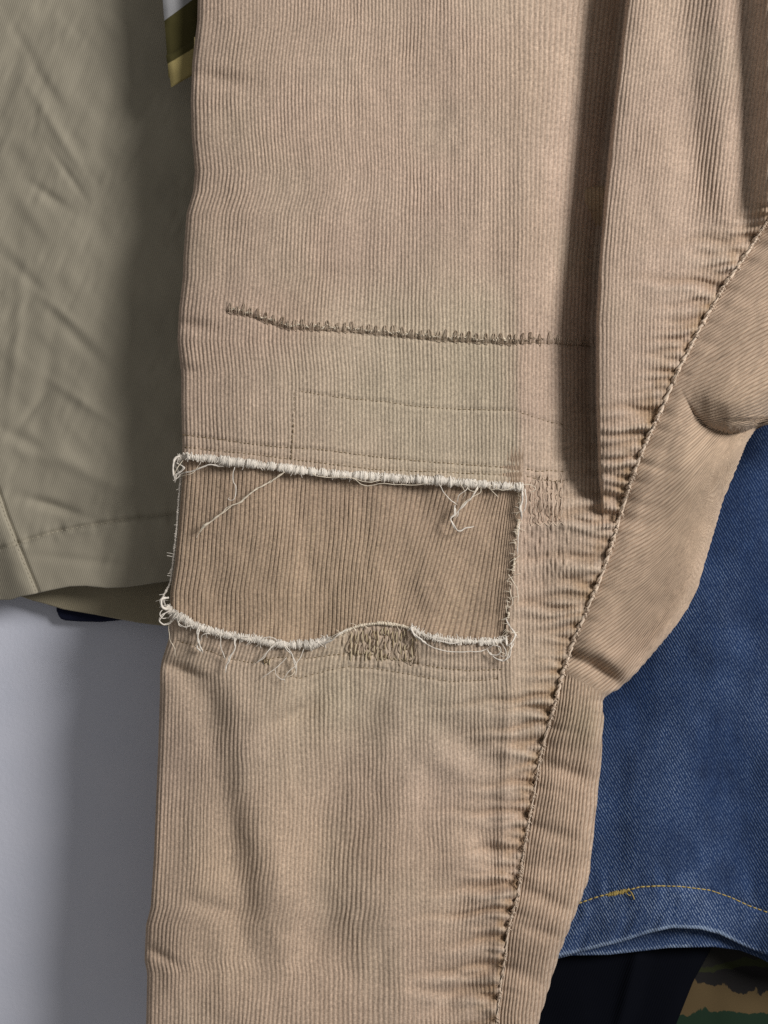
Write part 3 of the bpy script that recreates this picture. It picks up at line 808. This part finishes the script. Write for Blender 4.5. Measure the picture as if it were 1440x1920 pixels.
for pts, r, ply in [
    ([(316, 1120), (302, 1124), (305, 1138), (318, 1143)], 2.2, 2), ([(318, 1146), (305, 1152), (299, 1163), (308, 1171), (319, 1168), (323, 1154)], 1.3, 2),
    ([(306, 1140), (300, 1152), (306, 1160), (316, 1158)], 1.0, 1), ([(316, 1171), (319, 1199), (327, 1216), (329, 1232)], 0.75, 1),
    ([(331, 1157), (336, 1171), (349, 1175), (363, 1172)], 1.0, 2), ([(372, 1174), (371, 1192), (373, 1206), (380, 1224)], 1.5, 2), ([(372, 1208), (369, 1214), (378, 1221)], 1.6, 1),
    ([(376, 1202), (380, 1191), (391, 1188), (395, 1192)], 0.9, 1), ([(415, 1182), (413, 1210), (419, 1224), (424, 1238)], 0.9, 1),
    ([(441, 1196), (440, 1216), (430, 1235), (424, 1249), (422, 1261)], 1.1, 2), ([(519, 1204), (505, 1218), (491, 1235), (477, 1245)], 0.9, 2),
    ([(533, 1210), (544, 1224), (551, 1238), (555, 1254), (554, 1266)], 1.0, 2), ([(569, 1216), (563, 1232), (552, 1249), (538, 1263), (533, 1274)], 0.9, 1),
    ([(538, 1232), (519, 1252), (502, 1264), (488, 1274)], 0.8, 1), ([(515, 1256), (519, 1266), (527, 1273), (533, 1274), (534, 1281)], 0.8, 1),
    ([(555, 1254), (547, 1267), (535, 1270)], 0.7, 1), ([(485, 1203), (500, 1194), (515, 1197), (520, 1206)], 1.0, 1), ([(462, 1199), (452, 1196), (470, 1192)], 0.9, 1),
    ([(604, 1208), (622, 1200), (637, 1188), (656, 1179)], 1.0, 2), ([(610, 1204), (630, 1190), (655, 1176)], 0.7, 1)]:
    thread(pts, r, fr_bot, M_FRAY2 if r < 0.8 else M_FRAY, ply)
for pts, r, ply in [
    ([(770, 1179), (776, 1189), (792, 1202), (806, 1211), (828, 1219), (862, 1222), (895, 1221), (909, 1218), (920, 1211)], 1.0, 1),
    ([(770, 1178), (779, 1192), (790, 1200), (800, 1208)], 1.6, 2), ([(792, 1188), (809, 1195), (828, 1203), (850, 1206), (870, 1202)], 0.9, 1),
    ([(914, 1218), (920, 1227), (931, 1229), (938, 1224), (937, 1213), (925, 1210), (916, 1216)], 1.0, 1),
    ([(918, 1224), (932, 1236), (950, 1237), (958, 1216), (964, 1200)], 1.1, 2), ([(953, 1243), (950, 1232), (956, 1216), (949, 1206)], 0.8, 1),
    ([(948, 1198), (952, 1210), (960, 1204), (966, 1190), (958, 1178)], 1.4, 2), ([(940, 1206), (948, 1222), (944, 1232), (934, 1224)], 0.9, 1),
    ([(930, 1204), (936, 1220), (948, 1226), (955, 1214)], 0.8, 1)]:
    thread(pts, r, fr_bot2, M_FRAY2 if r < 0.85 else M_FRAY, ply)
for pts, r, ply in [
    ([(953, 1077), (963, 1091), (970, 1107), (971, 1124), (967, 1132)], 0.9, 1), ([(950, 1124), (953, 1138), (962, 1132), (958, 1116), (955, 1100)], 0.9, 1),
    ([(948, 1160), (956, 1174), (964, 1185), (970, 1196)], 1.0, 2), ([(950, 1150), (949, 1136), (960, 1140)], 0.8, 1),
    ([(978, 914), (980, 932), (976, 955), (978, 975)], 1.6, 2), ([(984, 916), (986, 940), (981, 962)], 1.2, 1), ([(974, 980), (972, 1005), (970, 1040)], 1.0, 1),
    ([(946, 1180), (962, 1186), (974, 1184)], 0.8, 1)]:
    thread(pts, r, fr_right, M_FRAY2 if r < 0.95 else M_FRAY, ply)

# ------------------------------------------------------------------ rows of running stitches (a few pixels each: one part per row)
for k, (c, a, b) in STC.items():
    s_ = Strands(); x = a + 2.0
    while x < b - 4:
        L = prng.uniform(5, 8.5)
        xs_ = np.linspace(x, x + L, 5); ysq = c(xs_) + prng.uniform(-0.5, 0.5)
        D = F_front(xs_, ysq, True) + np.array([0.0005, -0.00022, -0.0003, -0.00022, 0.0005])
        s_.add(unproject(xs_, ysq, D), (0.75 if k in 'cdf' else 0.95) * S, 5)
        x += L + prng.uniform(1.0, 3.5)
    o = s_.build('stitch_row', M_STITCH, cord); o['kind'] = 'stuff'
# short upright row where the inner lining piece is caught
s_ = Strands(); y = 736.0
while y < 858:
    L = prng.uniform(5, 8); xx = 553 - 0.055 * (y - 735); yq = np.linspace(y, y + L, 4); xq = np.full(4, xx) + prng.uniform(-1, 1)
    s_.add(unproject(xq, yq, F_front(xq, yq, True) - np.array([0, .0006, .0006, 0])), (0.35 if y < 790 else 0.8) * S, 5); y += L + 3
o = s_.build('stitch_row', M_STITCH, cord); o['kind'] = 'stuff'

# ------------------------------------------------------------------ mended tear with upright whip stitches
tq = np.arange(426, 1111, 1.5)
s_ = Strands()
td = F_front(tq, tear_y(tq) + 5, True)
s_.add(unproject(tq, tear_y(tq) + 5.5 + 1.2 * noise(tq / 7, tq * 0, 80), td - 0.0002), (0.8 + 0.5 * noise(tq / 5, tq * 0, 81)) * S, 6)
tear = s_.build('mended_tear', M_MENDD, cord); tear['label'] = 'mended tear with upright grey brown stitches above the knee patch'
for x in np.arange(432, 1106, 7.5):     # pale tufts of torn cloth caught between stitches
    if prng.random() < 0.2: continue
    st2 = Strands(); y0 = float(tear_y(x)) + prng.uniform(-4, 1)
    for _ in range(7):
        a = prng.uniform(0, 6.28); L = prng.uniform(2, 5.5)
        p = resample([(x + prng.uniform(-2, 2), y0 + prng.uniform(-1, 1), 0.0), (x + math.cos(a) * L * .5, y0 + math.sin(a) * L * .3, -0.0011), (x + math.cos(a) * L, y0 + math.sin(a) * L * .6, -0.0004)], 1.5)
        st2.add(unproject(p[:, 0], p[:, 1], F_front(p[:, 0], p[:, 1], False) + p[:, 2]), 0.8 * S, 4)
    o = st2.build('tuft', M_FRAY2 if x < 960 else M_MEND, tear)
hair = []
for i in range(8):
    w = prng.uniform(1.6, 3.4); h0 = prng.uniform(-15, -9); h1 = prng.uniform(9, 15); lean = prng.uniform(-3, 3)
    s_ = Strands()
    p = resample([(-w + lean * .2, h1 * 0.8, 0.6), (-w, 0, -1.9), (-w * .8 - lean * .5, h0 * .7, -1.5), (-lean * .6, h0, -0.6), (w * .8 - lean * .5, h0 * .7, -1.5), (w, 1, -2.0), (w * .7 + lean * .4, h1, 0.4)], 1.3)
    s_.add(np.stack([p[:, 0] * S, p[:, 2] * 0.0008, -p[:, 1] * S], -1), 0.8 * S, 5)
    o = s_.build('stitch', M_MEND, tear); hair.append(o.data); bpy.data.objects.remove(o)
    if i % 2: hair[-1].materials[0] = M_MENDD if i in (3, 7) else M_MEND
x = 433.0
while x < 1106:
    y0 = float(tear_y(x)); d0 = float(F_front(np.array([x]), np.array([y0]), False)[0])
    o = bpy.data.objects.new('stitch', hair[int(prng.integers(0, 8))]); o.location = unproject(np.array(x), np.array(y0 + prng.uniform(-2, 2)), d0)
    o.rotation_euler = (0, prng.uniform(-0.12, 0.12), 0); col.objects.link(o); o.parent = tear
    x += prng.uniform(12.0, 19.0)

# ------------------------------------------------------------------ darned places
def darning(name, x0, x1, ytop, ybot, step, label, mats, rmul=1.0, seg=(10, 26), lift=0.0003):
    root = None; meshes = []
    for i in range(8):
        L = prng.uniform(*seg); s_ = Strands()
        p = resample([(prng.uniform(-1.5, 1.5), -L / 2, 0.9), (prng.uniform(-1, 1), -L * .25, -1.0), (prng.uniform(-1, 1), L * .2, -1.1), (prng.uniform(-1.5, 1.5), L / 2, 0.9)], 1.5)
        s_.add(np.stack([p[:, 0] * S, p[:, 2] * 0.00055, -p[:, 1] * S], -1), rmul * prng.uniform(0.9, 1.4) * S, 5)
        o = s_.build('stitch', mats[i % len(mats)], None); meshes.append((o.data, L)); bpy.data.objects.remove(o)
    # the loop of thread that carries the darning from one column to the next
    s_ = Strands(); xs_ = np.arange(x0, x1, 1.5); yc = ybot(xs_) - 2 + 2.5 * np.sin(xs_ / step * np.pi)
    s_.add(unproject(xs_, yc, F_front(xs_, yc, True) - 0.0001), 0.8 * S, 5)
    root = s_.build(name, mats[0], cord); root['label'] = label
    x = x0
    while x < x1:
        y = float(ytop(x)) + 3 + prng.uniform(0, 14)
        while y < float(ybot(x)) - 5:
            me, L = meshes[int(prng.integers(0, 8))]
            o = bpy.data.objects.new('stitch', me); o.parent = root; col.objects.link(o)
            yc = y + L / 2; d0 = float(F_front(np.array([x]), np.array([yc]), False)[0])
            o.location = unproject(np.array(x + prng.uniform(-1, 1)), np.array(yc), d0 - lift); o.rotation_euler = (0, prng.uniform(-0.08, 0.08), 0)
            y += L + prng.uniform(-3, 4)
        x += step * prng.uniform(0.8, 1.2)
    return root
darning('darning', 652, 780, lambda x: win_bot(x) + 1, lambda x: curve([(650, 1226), (700, 1230), (740, 1238), (780, 1242)], 5)(x), 7.0,
        'olive darning arched over the lower edge of the knee window', [M_DARN, M_MEND, M_DARN2, M_DARN])
darning('darning', 996, 1058, lambda x: 884 + 0 * x, lambda x: 985 + 0 * x, 8.0, 'vertical tan darning beside the right corner of the knee window', [M_SEAM, M_SEAM, M_MEND, M_SEAM], 0.75, (12, 30), 0.0001)
darning('darning', 496, 508, lambda x: 1222 + 0 * x, lambda x: 1246 + 0 * x, 4.5, 'tiny olive darn among the loose threads below the knee window', [M_DARN, M_STITCH], 1.1, (8, 14))

# ================================================================== khaki trousers on the left
kh = thing('khaki_trousers', 'grey green khaki cotton trousers hanging at the left with stitched hem', 'trousers')
def sheet(name, x0, x1, ytop, ybot, depth, mat, parent, tint, nx=160, ny=220, thick=0.0016, wrap=40, side=0):
    """cloth that hangs from ytop to the curve ybot(x) and turns up behind at its hem"""
    t = np.linspace(0, 1, ny); xs_ = np.linspace(x0, x1, nx)
    T, X = np.meshgrid(t, xs_, indexing='ij')
    yb = ybot(X); Y = ytop + (yb - ytop) * T
    D = depth(X, Y)
    # turned hem
    a = np.linspace(0, math.pi, 7)[1:]
    Yh = yb[-1][None] + (thick / S / 2) * np.sin(a)[:, None] ; Dh = D[-1][None] + thick / 2 * (1 - np.cos(a))[:, None]
    Yk = yb[-1][None] - np.linspace(6, wrap, 6)[:, None]; Dk = depth(np.repeat(xs_[None], 6, 0), Yk) + thick
    Xa = np.vstack([X, np.repeat(xs_[None], 12, 0)]); Ya = np.vstack([Y, Yh, Yk]); Da = np.vstack([D, Dh, Dk])
    tc = tint(Xa, Ya) if callable(tint) else np.broadcast_to(np.array(tint), Xa.shape + (3,))
    return mesh_object(name, unproject(Xa, Ya, Da).reshape(-1, 3), grid_faces(*Xa.shape), mat, parent, np.stack([Xa, Ya], -1).reshape(-1, 2), tc.reshape(-1, 3))

kh_hem = curve([(-400, 1150), (-40, 1128), (0, 1122), (20, 1122), (37, 1116), (60, 1112), (90, 1105), (130, 1097), (160, 1096), (200, 1100), (240, 1098), (280, 1092), (330, 1085), (420, 1075)], 9)
kh_st = curve([(-400, 1060), (0, 1029), (30, 1020), (60, 1010), (100, 998), (150, 988), (200, 980), (260, 971), (330, 965), (420, 958)], 9)
kh_seam = curve([(700, -90), (900, -14), (940, 0), (965, 8), (1020, 30), (1060, 46), (1105, 65), (1125, 72)], 9)
KD = 0.050
def kh_depth(x, y):
    d = 0.059 - 0.016 * np.clip((x + 60) / 400, 0, 1.2) ** 2
    d = d + 0.0022 * noise(x / 120 + 2, y / 240, 90) + 0.0007 * noise((x + 0.7 * y) / 60, (y - 0.7 * x) / 110, 91) + 0.0004 * noise((x - 0.9 * y) / 34, (y + 0.9 * x) / 80, 92) + 0.00018 * noise((x + 0.5 * y) / 13, (y - 0.5 * x) / 34, 89) * (1 + noise(x / 70, y / 70, 88))
    for (cx_, cy_, wx_, wy_, dd, an) in [(70, 130, 90, 14, .0016, 1.05), (110, 250, 90, 12, -.0016, 1.0), (95, 370, 45, 12, .0020, .6), (60, 400, 60, 16, -.0014, .9), (130, 330, 55, 9, .0014, .95),
            (260, 230, 60, 10, .0012, -1.0), (245, 310, 40, 8, .0012, -.9), (50, 520, 70, 14, .0018, .8), (110, 580, 60, 12, -.0018, .7), (150, 640, 70, 14, .0018, .75), (150, 750, 70, 12, -.0016, .6),
            (60, 770, 40, 10, .0018, -.9), (50, 830, 60, 16, .0026, .5), (110, 860, 60, 18, -.0026, .3), (90, 945, 45, 12, .0030, .25), (130, 960, 40, 9, .0016, .3), (190, 900, 60, 14, -.0012, .4),
            (30, 640, 12, 160, -.0016, .1), (90, 690, 16, 180, .0014, .15), (30, 200, 18, 160, -.0014, .2), (150, 180, 22, 160, .0012, .1), (150, 1050, 90, 10, .0012, .1), (190, 1040, 30, 40, .0016, .2)]:
        d = d + dent(x, y, cx_, cy_, wx_, wy_ * 0.85, dd * 0.75, an)
    e = y - kh_st(x)
    d = d + 0.0016 * np.exp(-(e / 4.0) ** 2) - 0.0010 * sstep(0, 6, e) + 0.0009 * np.exp(-(e / 16) ** 2) * noise(x / 14, y / 30, 93)
    q = x - kh_seam(y)
    d = d + sstep(850, 930, y) * (0.0016 * np.exp(-((q - 5) / 3.0) ** 2) - 0.0012 * (1 - sstep(-4, 4, q)) + 0.008 * sstep(10, 80, -q))
    return d
kt = lambda x, y: np.array([0.332, 0.298, 0.228]) * (1 + 0.08 * noise(x / 80, y / 120, 94) + 0.05 * noise(x / 20, y / 60, 95) + 0.10 * np.exp(-((y - kh_st(x) - 3) / 7) ** 2) * noise(x / 9, y / 9, 96))[..., None]
sheet('front_leg', -420, 470, -320, kh_hem, kh_depth, M_KHAKI, kh, kt, 330, 420, 0.0016, 60)
kb_hem = curve([(-300, 1080), (0, 1108), (40, 1116), (60, 1123), (80, 1128), (120, 1140), (150, 1145), (180, 1150), (222, 1158), (260, 1165), (300, 1170), (420, 1180)], 9)
sheet('back_leg', -420, 470, -320, kb_hem, lambda x, y: 0.0725 - 0.004 * np.clip((x + 60) / 400, 0, 1.2) + 0.0012 * noise(x / 100, y / 200, 97), M_KHAKI, kh, lambda x, y: np.array([0.33, 0.285, 0.195]) * (1 + 0.06 * noise(x / 50, y / 60, 98))[..., None], 90, 120, 0.0016, 60)
s_ = Strands(); x = -60.0
while x < 400:
    L = prng.uniform(5, 8); xs_ = np.linspace(x, x + L, 4); yq = kh_st(xs_)
    s_.add(unproject(xs_, yq, kh_depth(xs_, yq) + np.array([.0003, -.0004, -.0004, .0003])), 0.9 * S, 5); x += L + 2.5
o = s_.build('stitch_row', M_KHTHREAD, kh); o['kind'] = 'stuff'
s_ = Strands(); y = 880.0
while y < 1110:
    L = prng.uniform(5, 8); yq = np.linspace(y, y + L, 4); xq = kh_seam(yq) + 1
    s_.add(unproject(xq, yq, kh_depth(xq, yq) + np.array([.0003, -.0004, -.0004, .0003])), 0.9 * S, 5); y += L + 2.5
o = s_.build('stitch_row', M_KHTHREAD, kh); o['kind'] = 'stuff'

# ================================================================== dark navy garment behind the khaki hem
nv = curve([(100, 1128), (107, 1142), (112, 1154), (122, 1158), (150, 1160), (190, 1161), (222, 1158), (300, 1150)], 5)
navy = sheet('navy_garment', 106, 420, 500, nv, lambda x, y: 0.0775 + 0.0006 * noise(x / 60, y / 80, 99), M_NAVY, None, (0, 0, 0), 80, 60, 0.003, 60)
navy['label'] = 'dark navy cloth corner peeking out under the khaki hem'; navy['category'] = 'garment'

# ================================================================== camouflage strap at the top
strap = thing('camouflage_strap', 'camouflage cloth strap end hanging between khaki and corduroy trousers', 'strap')
def box_strip(name, L, Rr, d0, thick, mat, parent, nx=10, ny=60, pad=0.0, bulge=0.0):
    """closed flat strip of cloth between two edges given as (x, y) lists"""
    Lq = resample(L, 3.0); Rq = resample(Rr, 3.0)
    t = np.linspace(0, 1, ny)
    Lq = np.stack([np.interp(t, np.linspace(0, 1, len(Lq)), Lq[:, i]) for i in (0, 1)], -1); Rq = np.stack([np.interp(t, np.linspace(0, 1, len(Rq)), Rq[:, i]) for i in (0, 1)], -1)
    u = np.linspace(0, 1, nx)
    G = Lq[:, None] * (1 - u)[None, :, None] + Rq[:, None] * u[None, :, None]
    X = G[..., 0]; Y = G[..., 1]
    ed = np.minimum(np.minimum(u, 1 - u)[None] * (nx - 1), np.minimum(t, 1 - t)[:, None] * (ny - 1)); ed = np.clip(ed / 1.5, 0, 1)
    Df = d0 - thick * np.sqrt(ed) * 0.5 + 0.0006 * noise(X / 20, Y / 30, 101); Db = d0 + thick * np.sqrt(ed) * 0.5 + 0.0006 * noise(X / 20, Y / 30, 101)
    Vv = np.vstack([unproject(X, Y, Df).reshape(-1, 3), unproject(X, Y, Db).reshape(-1, 3)])
    f = grid_faces(ny, nx); Ff = np.vstack([f, f[:, ::-1] + nx * ny])
    uv_ = np.stack([X - 310, Y], -1).reshape(-1, 2); uv_ = np.vstack([uv_, uv_])
    return mesh_object(name, Vv, Ff, mat, parent, uv_, None)
box_strip('cloth', [(296, -160), (305, 0), (310, 60), (316, 146)], [(374, -180), (374, 0), (374, 60), (374, 119)], 0.0195, 0.0022, M_CAMO1, strap, 14, 80)
box_strip('hem', [(311, 104), (316, 130), (321, 164)], [(374, 71), (374, 98), (374, 134)], 0.0180, 0.0026, M_CAMO1, strap, 14, 24)
s_ = Strands(); p = resample([(365.5, 70, 0.0155), (365.6, 80, 0.0155), (365.0, 92, 0.0155)], 2)
s_.add(unproject(p[:, 0], p[:, 1], p[:, 2]), 0.0005, 8)
s_.build('zip_pull', M_BRASS, strap)

# ================================================================== denim jeans on the right
dn = thing('denim_jeans', 'blue denim jeans leg with gold hem stitching behind the corduroy', 'jeans')
dn_hem = curve([(900, 1796), (1040, 1790), (1084, 1781), (1120, 1772), (1162, 1762), (1219, 1744), (1260, 1735), (1312, 1737), (1350, 1747), (1399, 1771), (1440, 1787), (1520, 1815), (1800, 1850)], 11)
dn_st = curve([(900, 1760), (1040, 1716), (1087, 1693), (1125, 1680), (1170, 1671), (1200, 1663), (1237, 1661), (1275, 1662), (1331, 1669), (1369, 1682), (1406, 1699), (1440, 1711), (1520, 1740), (1800, 1790)], 11)
DND = 0.050
def dn_tilt(x, y):
    return 0.018 * (1 - sstep(1080, 1380, x)) * (1 - sstep(1200, 1520, y))
def dn_depth(x, y):
    d = DND + dn_tilt(x, y) - 0.007 * np.exp(-((x - 1240) / 90) ** 2) * sstep(1300, 1740, y) + 0.008 * np.exp(-((x - 1400) / 60) ** 2) * sstep(1300, 1740, y)
    d = d + 0.0025 * noise(x / 140, y / 220, 110) + 0.0010 * noise(x / 50, y / 90, 111)
    e = y - dn_st(x)
    d = d - 0.0012 * sstep(-2, 8, e) + 0.0010 * np.exp(-(e / 3.5) ** 2)
    d = d + sstep(-10, 30, e) * (0.0011 * noise((x + 0.5 * y) / 17, y / 60, 112)) + 0.0007 * np.exp(-(e / 40) ** 2) * noise(x / 15, y / 50, 113)
    return d
def dn_wear(x, y):
    e = y - dn_st(x); h = dn_hem(x) - y
    w = 0.10 + 0.22 * noise(x / 90, y / 160, 114) + 0.30 * sstep(1350, 1680, y) * (1 - 0.8 * sstep(1280, 1400, x))
    w = w + 0.25 * np.exp(-((e - 30) / 40) ** 2) + 0.60 * np.exp(-np.maximum(h, 0) / 4) + 0.25 * np.exp(-((e) / 26) ** 2) * noise(x / 13, y / 40, 115)
    w = w + 0.10 * noise(x / 20, y / 50, 116)
    w = np.clip(w, 0, 1)
    return np.stack([w, w, w], -1)
sheet('front_leg', 930, 1820, 250, dn_hem, dn_depth, M_DENIM, dn, dn_wear, 330, 460, 0.0030, 70)
db_hem = curve([(900, 1800), (1046, 1793), (1069, 1787), (1140, 1786), (1192, 1780), (1252, 1773), (1339, 1771), (1387, 1777), (1421, 1790), (1460, 1810), (1800, 1850)], 9)
def db_wear_shade(x, y):
    h = db_hem(x) - y
    w = np.clip(0.30 + 0.55 * np.exp(-np.maximum(h, 0) / 3) + 0.15 * noise(x / 14, y / 30, 117), 0, 1)
    w = w * (1 - 0.6 * sstep(1330, 1370, x))  # shade inside the leg opening, painted as darker cloth at the right
    return np.stack([w, w, w], -1)
sheet('back_leg', 930, 1820, 250, db_hem, lambda x, y: DND + 0.010 + dn_tilt(x, y) + 0.0010 * noise(x / 60, y / 60, 118) + 0.006 * sstep(1320, 1400, x), M_DENIM, dn, db_wear_shade, 240, 300, 0.0026, 70)
s_ = Strands(); x = 1020.0
while x < 1500:
    L = prng.uniform(7, 9.5); xs_ = np.linspace(x, x + L, 5); yq = dn_st(xs_)
    r_ = 1.6 if x < 1240 else 1.25
    s_.add(unproject(xs_, yq, dn_depth(xs_, yq) + np.array([.0004, -.0005, -.0007, -.0005, .0004])), r_ * S, 5); x += L + prng.uniform(0.5, 2.5)
hs = s_.build('hem_stitching', M_GOLD, dn); hs['kind'] = 'stuff'
s_ = Strands()
for i in range(26):
    x = 1142 + i * 1.45 + prng.uniform(-.6, .6); y = float(dn_st(x)) + 0.5; h = prng.uniform(3.0, 5.0)
    p = resample([(x - 1, y + h, 0.0002), (x, y, -0.0012), (x + 1.4, y - h, 0.0002)], 1.5); s_.add(unproject(p[:, 0], p[:, 1], dn_depth(p[:, 0], p[:, 1]) + p[:, 2]), 0.9 * S, 5)
s_.build('bar_tack', M_GOLD, dn)
s_ = Strands(); p = resample([(1176, 1668, -.001), (1183, 1673, -.0016), (1187, 1680, -.0014), (1189, 1686, -.0006)], 1.5); s_.add(unproject(p[:, 0], p[:, 1], dn_depth(p[:, 0], p[:, 1]) + p[:, 2]), 1.3 * S, 5)
p = resample([(1172, 1672, -.001), (1180, 1679, -.0014), (1184, 1676, -.0010)], 1.5); s_.add(unproject(p[:, 0], p[:, 1], dn_depth(p[:, 0], p[:, 1]) + p[:, 2]), 1.0 * S, 5)
s_.build('thread_end', M_GOLD, dn)

# ================================================================== black garment and woodland camouflage garment below the jeans
bk_edge = curve([(1600, 1370), (1770, 1338), (1800, 1322), (1840, 1300), (1880, 1284), (1920, 1268), (2200, 1200)], 15)
blk = thing('black_garment', 'black cloth garment hanging below the denim hem', 'garment')
ny_, nx_ = 120, 90
T, UQ = np.meshgrid(np.linspace(1500, 2250, ny_), np.linspace(0, 1, nx_), indexing='ij')
XB = 880 + (bk_edge(T) - 880) * UQ
DB = 0.070 + 0.004 * sstep(1150, 1200, XB - 0.25 * (1920 - T)) - 0.003 * np.exp(-((XB - 1165 - 0.25 * (1920 - T)) / 14) ** 2) + 0.001 * noise(XB / 60, T / 90, 120) + 0.004 * (1 - np.sqrt(1 - np.clip((UQ - 0.93) / 0.07, 0, 1) ** 2 + 1e-9))
mesh_object('front_leg', unproject(XB, T, DB).reshape(-1, 3), grid_faces(*XB.shape), M_BLACK, blk, np.stack([XB, T], -1).reshape(-1, 2), np.broadcast_to(np.array([0.0035, 0.0040, 0.0065]), XB.shape + (3,)).reshape(-1, 3))
mesh_object('back_leg', unproject(XB, T, DB * 0 + 0.0785).reshape(-1, 3), grid_faces(*XB.shape), M_BLACK, blk, np.stack([XB, T], -1).reshape(-1, 2), np.broadcast_to(np.array([0.0035, 0.0040, 0.0065]), XB.shape + (3,)).reshape(-1, 3))
cm = sheet('camouflage_garment', 1180, 1820, 1500, lambda x: 2250 + 0 * x, lambda x, y: 0.0815 + 0.0012 * noise(x / 60, y / 80, 121) + 0.0018 * dent(x, y, 1390, 1815, 60, 14, 1, 0.3), M_CAMO2, None, (0, 0, 0), 120, 140, 0.004, 60)
cm['label'] = 'green, brown and black camouflage cloth at the lower right corner'; cm['category'] = 'garment'
